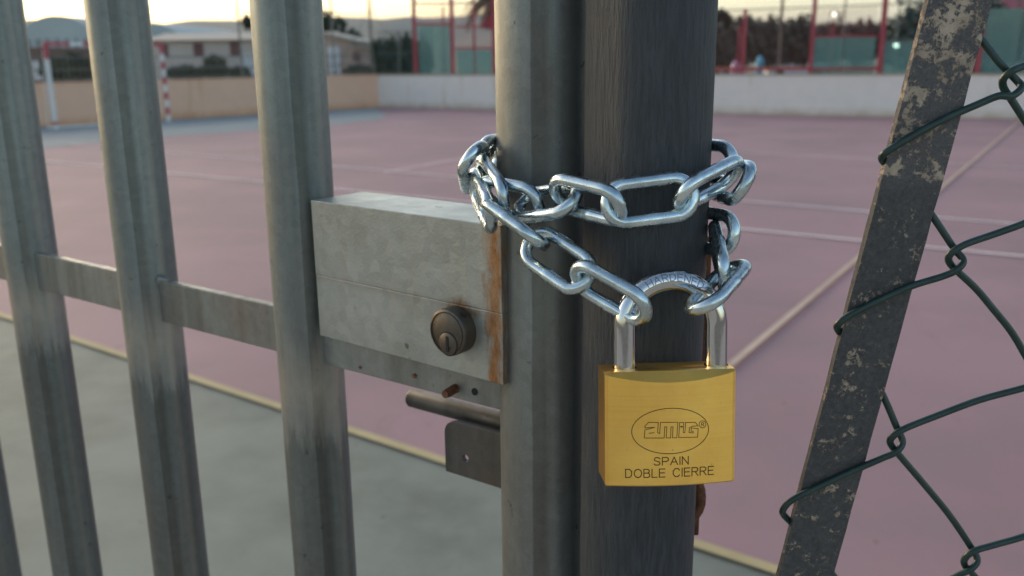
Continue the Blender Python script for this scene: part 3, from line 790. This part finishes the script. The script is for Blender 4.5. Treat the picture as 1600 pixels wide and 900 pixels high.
m_fgreen = pt('weathered_green_fence_paint', (.10, .125, .115), .6, 5, .3)
m_fgrey = pt('weathered_galvanised_fence', (.15, .16, .155), .55, 5, .3)
def bar_fence(p, q, n, z0, z1, step, mat, label, tall=0, every=3.0, off=.1):
    d = (q - p); L = d.length; d.normalize(); p = p + n * off
    o = empty('railing_fence', p, label, 'fence')
    mb = MB(); k = int(L / step)
    for i in range(k + 1):
        c = p + d * (i * step); mb.box(vtx(c, (z0 + z1) / 2), (.014, .014, z1 - z0), (d, n, Vector((0, 0, 1))))
    b = mb.build('upright_bars', mat, o)
    b['kind'] = 'stuff'
    for zz in (z1, (z0 + z1) / 2, z0 + .05): MB().beam(vtx(p, zz) + n * .02, vtx(p + d * L, zz) + n * .02, .03, .03).build('rail', mat, o)
    x = every * .5
    while x < L:
        MB().tube([vtx(p + d * x, z0), vtx(p + d * x, z1 + tall)], .03, 8).build('fence_post', mat, o, smooth=True); x += every
    if tall:
        for zz in (z1 + tall * .5, z1 + tall - .05): MB().tube([vtx(p, zz), vtx(p + d * L, zz)], .008, 6).build('wire', mat, o)
    return o
corner0 = vtx(corner, 0)
zL = on_plane(330, 88, corner + nl * .1, nl).z
bar_fence(corner0, vtx(WL, 0), nl, WH + .045, zL, .14, m_fgrey, 'grey railing with tall thin posts on top of the ochre wall', tall=2.6, every=3.3)
cageL = on_plane(648, 115, corner + nb * .1, nb)
bar_fence(corner0 + nb * .02, vtx(cageL, 0) , nb, WH + .045, on_plane(600, 50, corner + nb * .1, nb).z, .12, m_fgreen, 'dark green railing between the ochre wall and the red court cage', tall=0, every=1.6)

# red framed padel court with glass panels
m_cred = pt('red_frame_paint', (.38, .065, .085), .5, 4, .4)
m_cbrown = pt('weathered_brown_frame', (.20, .13, .11), .6, 4, .4)
m_gl = bpy.data.materials.new('green_tinted_glass'); m_gl.use_nodes = True; t_ = m_gl.node_tree; t_.nodes.clear()
o_ = t_.nodes.new('ShaderNodeOutputMaterial'); tr0 = t_.nodes.new('ShaderNodeBsdfTransparent'); tr0.inputs[0].default_value = (.66, .84, .83, 1)
gl0 = t_.nodes.new('ShaderNodeBsdfGlossy'); gl0.inputs[0].default_value = (.85, .95, .95, 1); gl0.inputs[1].default_value = .08
df0 = t_.nodes.new('ShaderNodeBsdfDiffuse'); df0.inputs[0].default_value = (.24, .41, .40, 1)
mx0 = t_.nodes.new('ShaderNodeMixShader'); mx0.inputs[0].default_value = .36
mx1 = t_.nodes.new('ShaderNodeMixShader'); fr0 = t_.nodes.new('ShaderNodeFresnel'); fr0.inputs[0].default_value = 1.5
t_.links.new(tr0.outputs[0], mx0.inputs[1]); t_.links.new(df0.outputs[0], mx0.inputs[2])
t_.links.new(fr0.outputs[0], mx1.inputs[0]); t_.links.new(mx0.outputs[0], mx1.inputs[1]); t_.links.new(gl0.outputs[0], mx1.inputs[2])
t_.links.new(mx1.outputs[0], o_.inputs[0])
CP = corner + nb * .55
def cg(px, py, off=0.0): return on_plane(px, py, CP + nb * off, nb)
cdir = dr
cage = empty('padel_court_cage', vtx(cg(650, 115), 0), 'red steel court cage with green tinted glass panels behind the whitewashed wall', 'sports court')
def cpost(px, ytop, wd, mat=None, ztop=None, off=0.):
    p = cg(px, 112, off); z1 = ztop or cg(px, ytop, off).z
    MB().box(vtx(p, z1 / 2), (wd, wd, z1), (cdir, nb, Vector((0, 0, 1)))).build('cage_post', mat or m_cred, cage)
cpost(650, -60, .10); cpost(708, -60, .10); cpost(742, -30, .06, off=1.2); cpost(773, -60, .10)
cpost(695, 10, .05, off=1.5)
cpost(1160, 14, .09); cpost(1216, -40, .07, m_cbrown); cpost(1266, -40, .10); cpost(1374, -60, .13); cpost(1526, -60, .13)
cpost(1152, 40, .05, off=1.5); cpost(1296, 38, .06, off=1.5); cpost(1580, -20, .07, m_cbrown, off=1.)
def crail(x0, y0, x1, y1, th=.06, mat=None, off=-.01):
    MB().beam(cg(x0, y0, off), cg(x1, y1, off), th, th).build('cage_rail', mat or m_cred, cage)
crail(648, 5, 773, 4, .05, m_cbrown); crail(652, 38, 706, 38); crail(712, 42, 773, 41, .05); crail(712, 76, 773, 75)
crail(1110, 17, 1700, -4, .03, m_fgrey); crail(1268, 57, 1372, 56, .04); crail(1378, 64, 1524, 62, .03, m_fgrey)
crail(1110, 109, 1380, 107.5, .06)
def glass(x0, y0, x1, y1):
    a, b = cg(x0, y0), cg(x1, y0); z0 = cg(x0, y1).z; z1 = a.z
    c = (a + b) / 2
    MB().box(vtx(c, (z0 + z1) / 2), ((vtx(b, 0) - vtx(a, 0)).length, .012, z1 - z0), (cdir, nb, Vector((0, 0, 1)))).build('glass_panel', m_gl, cage)
glass(653, 40, 680, 121); glass(681, 40, 704, 121)
glass(713, 78, 741, 121); glass(743, 78, 769, 121)
glass(1272, 58, 1318, 118); glass(1320, 58, 1369, 118)
glass(1379, 66, 1450, 118); glass(1452, 66, 1521, 118)
glass(1532, 14, 1600, 118); glass(1602, 14, 1680, 118)
def mesh_net(x0, y0, x1, y1, name='wire_net', pitch=.05, mat=None, off=.03, w_=.004):
    a, b = cg(x0, y0, off), cg(x1, y0, off); z0 = cg(x0, y1, off).z; z1 = a.z; L = (vtx(b, 0) - vtx(a, 0)).length; mb = MB()
    A3 = (cdir, nb, Vector((0, 0, 1)))
    for i in range(int(L / pitch) + 1): mb.box(vtx(a + cdir * (i * pitch), (z0 + z1) / 2), (w_, .004, z1 - z0), A3)
    for i in range(int((z1 - z0) / pitch) + 1): mb.box(vtx(a, z0 + i * pitch) + cdir * L / 2, (L, .004, w_), A3)
    mb.build(name, mat or m_cred, cage)['kind'] = 'stuff'
mesh_net(653, 5, 770, 40); mesh_net(713, 40, 770, 76); mesh_net(1100, 18, 1266, 112, pitch=.10, w_=.003); mesh_net(1270, 14, 1372, 57)
MB().beam(cg(1090, 108.5, .5), cg(1372, 106, .5), .6, .10).build('base_kerb', pt('terracotta_kerb', (.34, .16, .09), .8, 3, .4), cage)
# lamps on poles
m_lampoff = m_fgrey
def lamp(px, ybase, ytop, Y, lx_, ly_, size, strength, label, col=(1, .93, .75), pole=True, rad=.035, mat=None):
    p = on_y(px, 112, Y); o = empty('lamp_post', vtx(p, 0), label, 'lamp')
    z1 = on_y(px, ytop, Y).z
    MB().tube([vtx(p, 0), vtx(p, z1)], [rad, rad * .7], 10).build('pole', mat or m_fgrey, o, smooth=True)
    h = on_y(lx_, ly_, Y); q = vtx(p, h.z + size * .3)
    MB().tube([q, vtx(h, h.z + size * .3) + Vector((0, .02, 0))], rad * .6, 8).build('arm', mat or m_fgrey, o, smooth=True)
    MB().box(h + Vector((0, .04, .02)), (size * 1.5, .10, size * 1.2)).build('lamp_housing', mat or m_fgrey, o, bevel=.01)
    me = bpy.data.materials.new('lamp_glow'); me.use_nodes = True; b = me.node_tree.nodes['Principled BSDF']
    b.inputs['Emission Color'].default_value = (*col, 1); b.inputs['Emission Strength'].default_value = strength
    pts = [h + Vector((size / 2 * math.cos(a), -.02, size / 2 * math.sin(a))) for a in [i * math.pi / 8 for i in range(16)]]
    MB().prism(pts, (0, .05, 0)).build('lamp_lens', me, o)
    return o
lamp(1313, 0, -30, 30, 1303, 22, .13, 1.2, 'grey lamp post with a small pale lamp seen against the sky')
lamp(1396, 0, -30, 31, 1400, 71, .13, 7, 'dark lamp post with a bright lit floodlight to the right of a red post', mat=m_fgreen)
# mast with guy cables
mp_ = on_y(582, 112, 38); mast = empty('lattice_mast', vtx(mp_, 0), 'thin dark mast with slanting guy cables beyond the dark railing', 'mast')
z1 = on_y(578, -60, 38).z; zk = on_y(578, 14, 38).z
for sx, sy in ((-.07, 0), (.07, 0), (0, .1)):
    MB().tube([vtx(mp_, 0) + Vector((sx, sy, 0)), vtx(mp_, z1) + Vector((sx * .3, sy * .3, 0))], .02, 6).build('mast_leg', m_fgreen, mast)
for i in range(16):
    za = z1 * i / 16; zb = z1 * (i + 1) / 16; s = -1 if i % 2 else 1; ka = 1 - .7 * za / z1; kb = 1 - .7 * zb / z1
    MB().tube([vtx(mp_, za) + Vector((.07 * s * ka, 0, 0)), vtx(mp_, zb) + Vector((-.07 * s * kb, 0, 0))], .010, 5).build('brace', m_fgreen, mast)
for tx in (-1.35, 1.6): MB().tube([vtx(mp_, zk), vtx(mp_, .0) + Vector((tx * 1.6, 0, 0))], .012, 6).build('guy_cable', m_fgreen, mast)

# ------------------------------------------------------------------ buildings
m_cream = pt('faded_cream_render', (.50, .44, .40), .9, .5, .4)
m_pinkw = pt('pink_render', (.42, .32, .27), .9, .6, .4)
m_roof = pt('pale_roof', (.45, .41, .35), .9, .5, .4)
m_shut = pt('brown_shutter', (.17, .09, .085), .7, 2, .3)
m_wdoor = pt('white_metal_door', (.58, .60, .62), .5, 2, .3)
m_tun = pt('grey_green_sheeting', (.44, .48, .475), .7, .3, .35)
def bldg(name, x0, x1, ytop, Y, dep, wall_m, label, parts):
    a, b = on_y(x0, 110, Y), on_y(x1, 110, Y); z = on_y((x0 + x1) / 2, ytop, Y).z
    o = empty(name, Vector(((a.x + b.x) / 2, Y, 0)), label, 'building')
    MB().box(((a.x + b.x) / 2, Y + dep / 2, z / 2), (b.x - a.x, dep, z)).build('wall', wall_m, o)
    for nm, px0, py0, px1, py1, mt in parts:
        p, q = on_y(px0, py1, Y), on_y(px1, py0, Y); p.z = max(p.z, 0)
        MB().box(((p.x + q.x) / 2, Y - .02, (p.z + q.z) / 2), (q.x - p.x, .12, q.z - p.z)).build(nm, mt, o)
    return o, a, b, z
o, a, b, z = bldg('long_building', 232, 505, 62, 58, 9, m_cream, 'long low cream building with small brown windows beyond the ochre wall',
    [('window', 304, 67, 317, 88, m_shut), ('window', 361, 65, 374, 87, m_shut), ('window', 250, 69, 262, 89, m_shut), ('door', 378, 85, 399, 125, m_wdoor)])
zr_ = on_y(330, 52, 58).z
MB().prism([(a.x - .3, 57.6, z + .003), (a.x - .3, 67.4, z + .003), (a.x - .3, 62.5, zr_ + .15)], (b.x - a.x + .6, 0, 0)).build('roof', m_roof, o)
o, a, b, z = bldg('pink_house', 496, 583, 74, 46, 7, m_pinkw, 'small pinkish house with a sloping pale roof and a white door behind the railing',
    [('door', 515, 73, 530, 125, m_wdoor), ('window', 552, 82, 562, 95, m_shut)])
p0_, p1_, p2_ = on_y(500, 48, 46), on_y(550, 62, 46), on_y(586, 74, 46)
MB().prism([Vector((a.x, 46, z)), p0_, p1_, Vector((p1_.x, 46, z))], (0, 7, 0)).build('gable_wall', m_pinkw, o)
MB().prism([p0_ + Vector((0, -.2, 0)), p1_ + Vector((.3, -.2, 0)), p1_ + Vector((.3, -.2, -.14)), p0_ + Vector((0, -.2, -.14))], (0, 7.4, 0)).build('roof', m_roof, o)
MB().prism([Vector((p1_.x - .1, 45.8, z + .09)), Vector((p2_.x + .2, 45.8, z + .02)), Vector((p2_.x + .2, 45.8, z - .08)), Vector((p1_.x - .1, 45.8, z + .003))], (0, 7.4, 0)).build('lower_roof', m_roof, o)
def tunnel(px, hw, ytop, Y, label):
    c = on_y(px, 110, Y); zt = on_y(px, ytop, Y).z; w_ = hw / 1440. * Y
    o = empty('arched_shed', Vector((c.x, Y, 0)), label, 'shed'); zb = zt * .40
    arc_ = [Vector((c.x + w_ * math.cos(t), Y, zb + (zt - zb) * math.sin(t))) for t in [math.pi * i / 28 for i in range(29)]]
    MB().prism([Vector((c.x + w_, Y, 0))] + arc_ + [Vector((c.x - w_, Y, 0))], (0, 24, 0)).build('shell', m_tun, o)
    for k in range(9):
        x = c.x - w_ * .9 + w_ * 1.8 * k / 8
        MB().box((x, Y - .06, zb / 2 + .8), (.12, .1, zb + 1.2)).build('upright', m_fgrey, o)
    MB().box((c.x, Y - .12, zb), (2 * w_, .1, .22)).build('cross_beam', m_fgrey, o)
tunnel(96, 66, 24, 82, 'large grey green arched shed beyond the goal, left one')
tunnel(228, 72, 34, 92, 'lower grey green arched shed partly hidden by the second upright bar')
bldg('brown_shed', 30, 78, 74, 44, 5, pt('brown_boards', (.18, .12, .10), .9, 1, .4), 'low brown shed beyond the goal post at the far left', [('door', 54, 95, 64, 125, m_wdoor)])

# ------------------------------------------------------------------ plants
def leafmat(name, c1, c2):
    m = Mat(name, c1, .7, 0, .25); n = m.noise(1.3, 4, .6); f = m.noise(9, 3, .6)
    m.color(m.mix(m.ramp(m.math('ADD', m.math('MULTIPLY', n, .5), m.math('MULTIPLY', f, .5)), [(.35, 0.), (.65, 1.)]), c1, c2)); return m
m_lf = leafmat('dark_evergreen_leaves', (.028, .045, .030), (.055, .075, .042))
m_lt = leafmat('teal_leaves', (.07, .10, .095), (.10, .12, .105))  # leaf colour mottled between two teal greens
m_ld = leafmat('dry_brown_foliage', (.14, .135, .10), (.19, .17, .125))
m_bk = pt('bark', (.10, .075, .055), .95, 6, .5)
def plant(name, base, blobs, n, size, mat, label, cat, trunk=True, group=None, stretch=1.0):
    o = empty(name, base, label, cat, group); rnd = random.Random(hash((round(base.x, 2), n)) & 0xffff)
    vs = []; fs = []; tot = sum(b[3] * b[4] * b[5] for b in blobs)
    for (x, y, z, rx, ry, rz) in blobs:
        for _ in range(int(n * rx * ry * rz / tot)):
            while True:
                q = Vector((rnd.uniform(-1, 1), rnd.uniform(-1, 1), rnd.uniform(-1, 1)))
                if q.length < 1: break
            q = q.normalized() * (q.length ** .4) * (1 + .16 * math.sin(q.x * 9 + q.z * 7 + x) + .1 * math.sin(q.z * 17))
            c = Vector((x + q.x * rx, y + q.y * ry, max(.02, z + q.z * rz)))
            u = Vector((rnd.gauss(0, 1), rnd.gauss(0, 1), rnd.gauss(0, 1) * stretch)).normalized(); v = u.orthogonal().normalized()
            s = size * rnd.uniform(.6, 1.4); k = len(vs)
            vs += [c - u * s, c + v * s * .4, c + u * s, c - v * s * .4]; fs.append((k, k + 1, k + 2, k + 3))
    mesh_obj('crown', vs, fs, mat, o)
    if trunk:
        tb = MB(); top = Vector(blobs[0][:3]); h = top.z
        tb.tube([base, base.lerp(vtx(top, h * .5), .9) + Vector((.05, 0, 0)), vtx(top, h)], [.035 * h + .05, .025 * h + .04, .02], 8)
        for b in blobs[:5]:
            tb.tube([vtx(base, h * .4), (vtx(base, h * .4) + Vector(b[:3])) / 2 + Vector((0, 0, .1)), Vector(b[:3])], [.02 * h, .012 * h, .01], 6)
        tb.build('trunk', m_bk, o, smooth=True)
    return o
def blob(px, py, hw, hh, Y, d=None):
    c = on_y(px, py, Y); s = Y / 1440.; return (c.x, Y, c.z, hw * s, (d or hw * .7) * s, hh * s)
def on0(px, Y): q = on_y(px, 100, Y); return Vector((q.x, Y, 0))
plant('pine_tree', on0(455, 70), [blob(455, 34, 60, 22, 70), blob(400, 36, 24, 10, 70), blob(520, 38, 20, 13, 70), blob(545, 55, 18, 9, 68)], 5000, .22, m_lf, 'dark pine crown showing on both sides of the third upright bar', 'tree')
plant('round_tree', on0(1122, 62), [blob(1122, 33, 22, 15, 62), blob(1112, 40, 18, 12, 62), blob(1135, 38, 11, 9, 62)], 3500, .16, m_lf, 'round dark tree just right of the dark gate post', 'tree')
plant('dense_tree', on0(1500, 48), [blob(1520, 40, 110, 75, 48), blob(1450, 60, 62, 50, 48), blob(1600, 10, 90, 80, 48), blob(1412, 78, 32, 26, 48), blob(1700, 30, 100, 90, 48)], 16000, .20, m_lt, 'large dark teal tree behind the glass at the far right', 'tree')
for i, (px, hw, yt, Y) in enumerate([(592, 12, 66, 44), (612, 14, 62, 44.5), (636, 11, 58, 45), (662, 14, 62, 46)]):
    plant('cypress_shrub', on0(px, Y), [blob(px, (yt + 120) / 2, hw, (120 - yt) / 2, Y)], 1600, .12, m_lf, ['narrow dark shrub beside the mast', 'narrow dark shrub in the middle of the railing', 'tall dark shrub next to the first red post', 'dark shrub seen through the tall glass panel'][i], 'shrub', group='dark shrubs beyond the railing')
for i, (px, hw, hh, py, Y) in enumerate([(85, 22, 18, 108, 30), (118, 20, 20, 106, 31), (152, 16, 18, 108, 31), (290, 30, 10, 114, 32), (336, 18, 18, 106, 31), (375, 16, 9, 115, 32), (560, 22, 10, 112, 34)]):
    plant('low_bush', on0(px, Y), [blob(px, py, hw, hh, Y), blob(px + hw * .6, py + 4, hw * .5, hh * .6, Y)], 900, .09, m_lf,
          ['dark bush behind the white goal post', 'dark bush under the striped crossbar', 'dark bush beside the second upright bar', 'low bush on the wall just right of the striped goal post', 'pointed bush between the two brown windows', 'low bush left of the third upright bar', 'low bush before the small pinkish house'][i], 'bush', trunk=False, group='bushes behind the boundary wall')
hb = []
for i in range(18):
    px = 1102 + i * 17; hb.append(blob(px, (66 if i > 2 else 80) - 2 * math.sin(i * 1.7), 15, 33 + 4 * math.sin(i * 2.3) - (5 if px > 1270 else 0), 55, 14))
plant('dry_hedge', on0(1260, 55), hb, 15000, .20, m_ld, 'tall dry brown hedge behind the red cage on the right', 'hedge', trunk=False, stretch=3.)
# palm crown hanging above the stile
pb = on_y(784, -14, 36); palm = empty('palm_tree', vtx(pb, 0), 'palm tree with drooping dark fronds beside the gate stile', 'tree')
MB().tube([vtx(pb, 0), vtx(pb, pb.z * .5), pb], [.2, .16, .14], 10).build('trunk', m_bk, palm, smooth=True)
for i in range(44):
    a = i * 2.4; rnd = random.Random(i); L = rnd.uniform(1.3, 1.8); up = rnd.uniform(-.1, .9); pts = []
    for j in range(9):
        t = j / 8; pts.append(pb + Vector((math.cos(a) * L * t, math.sin(a) * L * t, up * t - 1.5 * t * t)))
    vs = []; fs = []
    for j in range(8):
        for s in (-1, 1):
            for q in (0, .5):
                c = pts[j].lerp(pts[j + 1], q); d = (pts[j + 1] - pts[j]).normalized(); n = d.cross(Vector((0, 0, 1))).normalized()
                ll = .34 * (1 - .5 * j / 8); k = len(vs)
                vs += [c, c + d * .13, c + n * s * ll + d * ll * .6 - Vector((0, 0, ll * .5))]; fs.append((k, k + 1, k + 2))
    mesh_obj('frond', vs, fs, m_lf, palm)
# red shade sails
def sail(pts, label):
    P = [on_y(*q) for q in pts]; o = MB().prism(P, (0, .02, 0)).build('shade_sail', m_cred); tag(o, label, 'awning')
sail([(746, 43, 33), (768, 22, 33), (800, -10, 36), (800, 46, 34)], 'small red shade sail just left of the gate stile at the top')
sail([(1552, -10, 30), (1581, 15, 30), (1660, 22, 33), (1680, -30, 33)], 'red shade sail in the upper right corner')

# ------------------------------------------------------------------ cars and bins beyond the cage
m_tyre = Mat('tyre_rubber', (.02, .02, .02), .8); m_win = Mat('dark_car_glass', (.02, .025, .03), .08)
def car(px, Y, paint, label, s=1.0):
    c = on0(px, Y); o = empty('parked_car', c, label, 'car', 'cars parked beyond the court cage')
    prof = [(-2.1, .25), (-2.1, .75), (-1.95, .92), (-1.1, 1.0), (-.45, 1.42), (.95, 1.45), (1.75, 1.0), (2.05, .92), (2.12, .3)]
    MB().prism([c + Vector((x * s, -.85, z * s)) for x, z in prof], (0, 1.7, 0)).build('body', paint, o, bevel=.04)
    for w0 in ([(-1.0, 1.0), (-.42, 1.34), (.2, 1.37), (.2, 1.0)], [(.3, 1.0), (.3, 1.37), (.9, 1.38), (1.5, 1.0)]):
        MB().prism([c + Vector((x * s, -.862, z * s)) for x, z in w0], (0, .02, 0)).build('side_window', m_win, o)
    for x in (-1.35, 1.35):
        for y in (-.78, .78):
            wc = c + Vector((x, y, .31)); MB().tube([wc - Vector((0, .1, 0)), wc + Vector((0, .1, 0))], .31, 18).build('wheel', m_tyre, o)
    for y in (-.6, .6): MB().box(c + Vector((-2.1, y, .68)), (.06, .3, .14)).build('headlight', m_wdoor, o)
car(1112, 62, pt('silver_car_paint', (.50, .52, .56), .3, 1, .1), 'silver parked car beside the dark gate post, seen through the red cage')
car(1243, 66, pt('white_car_paint', (.68, .68, .70), .3, 1, .1), 'white parked car with dark windows between two red posts')
def bin_(px, Y, col, w_, h, label):
    c = on0(px, Y); o = empty('domed_bin', c, label, 'bin'); m = Mat('bin_plastic', col, .45)
    MB().tube([c + Vector((0, 0, z)) for z in (0, h * .55)], [w_ * .8, w_], 20).build('bin_body', m, o, smooth=True)
    MB().tube([c + Vector((0, 0, h * (.553 + .447 * math.sin(t)))) for t in [i * math.pi / 16 for i in range(8)] + [1.5]], [w_ * 1.02 * math.cos(t) for t in [i * math.pi / 16 for i in range(8)] + [1.5]], 20).build('bin_lid', m, o, smooth=True)
    MB().box(c + Vector((0, -w_ * .9, h * .68)), (w_ * .6, .12, .1)).build('bin_slot', m_dark, o)
bin_(1187, 52, (.10, .32, .45), .26, 1.58, 'blue domed bin seen through the red cage')
bin_(1150, 50, (.40, .20, .33), .28, 1.34, 'pink domed bin left of the blue one')

# ------------------------------------------------------------------ hills
def ridge(name, prof, Y, mat, seed, front=.55, amp=6):
    xs = [p[0] for p in prof]; n = 220; rows = [(front, 0.), (.7, .25), (.82, .55), (.92, .85), (1., 1.), (1.15, .8), (1.4, .3), (1.6, 0.)]; vs = []; fs = []
    rnd = random.Random(seed); ph = [rnd.uniform(0, 6) for _ in range(8)]
    for i in range(n + 1):
        px = xs[0] + (xs[-1] - xs[0]) * i / n
        for k in range(len(prof) - 1):
            if prof[k][0] <= px <= prof[k + 1][0]:
                t = (px - prof[k][0]) / (prof[k + 1][0] - prof[k][0]); t = t * t * (3 - 2 * t); y = prof[k][1] * (1 - t) + prof[k + 1][1] * t
        r = on_y(px, y, Y)
        for j, (f, h) in enumerate(rows):
            z = r.z * h + (amp * math.sin(i * .5 + ph[j]) + amp * math.sin(i * .21 + ph[(j + 3) % 8])) * (0 < h < 1)
            vs.append(Vector((r.x * (1 + (f - 1) * .15), Y * f, max(z, 0) - (3 if h == 0 else 0))))
    m = len(rows)
    for i in range(n):
        for j in range(m - 1): fs.append((i * m + j, (i + 1) * m + j, (i + 1) * m + j + 1, i * m + j + 1))
    return tag(mesh_obj(name, vs, fs, mat, smooth=True), kind='structure')
m_hill = pt('dry_hillside', (.13, .12, .09), .95, .004, .6, (.06, .07, .045), fine=.05, bumpd=.5)
ridge('hills', [(-900, 50), (-300, 30), (0, 34), (60, 30), (170, 38), (240, 40), (290, 33), (350, 33), (400, 35), (520, 26), (560, 27), (605, 31), (640, 25), (665, 28), (700, 26), (760, 22), (900, 24), (1050, 34), (1130, 31), (1170, 33), (1300, 42), (1500, 40), (1800, 30), (2500, 50)], 3000, m_hill, 3, front=.4)
ridge('far_hills', [(-900, 60), (200, 44), (262, 39), (300, 31), (350, 31.5), (430, 34), (560, 40), (900, 50), (2500, 60)], 4600, m_hill, 5, front=.75)

# ------------------------------------------------------------------ haze
mh = bpy.data.materials.new('haze_air'); mh.use_nodes = True; th = mh.node_tree; th.nodes.clear()
oh = th.nodes.new('ShaderNodeOutputMaterial'); pv = th.nodes.new('ShaderNodeVolumePrincipled')
pv.inputs['Color'].default_value = (.62, .77, 1, 1); pv.inputs['Density'].default_value = HAZE; pv.inputs['Anisotropy'].default_value = .2
th.links.new(pv.outputs[0], oh.inputs['Volume'])
if HAZE:
    hz_ = MB().box((0, 3500, 165), (16400, 11400, 340)).build('haze', mh); hz_['kind'] = 'stuff'
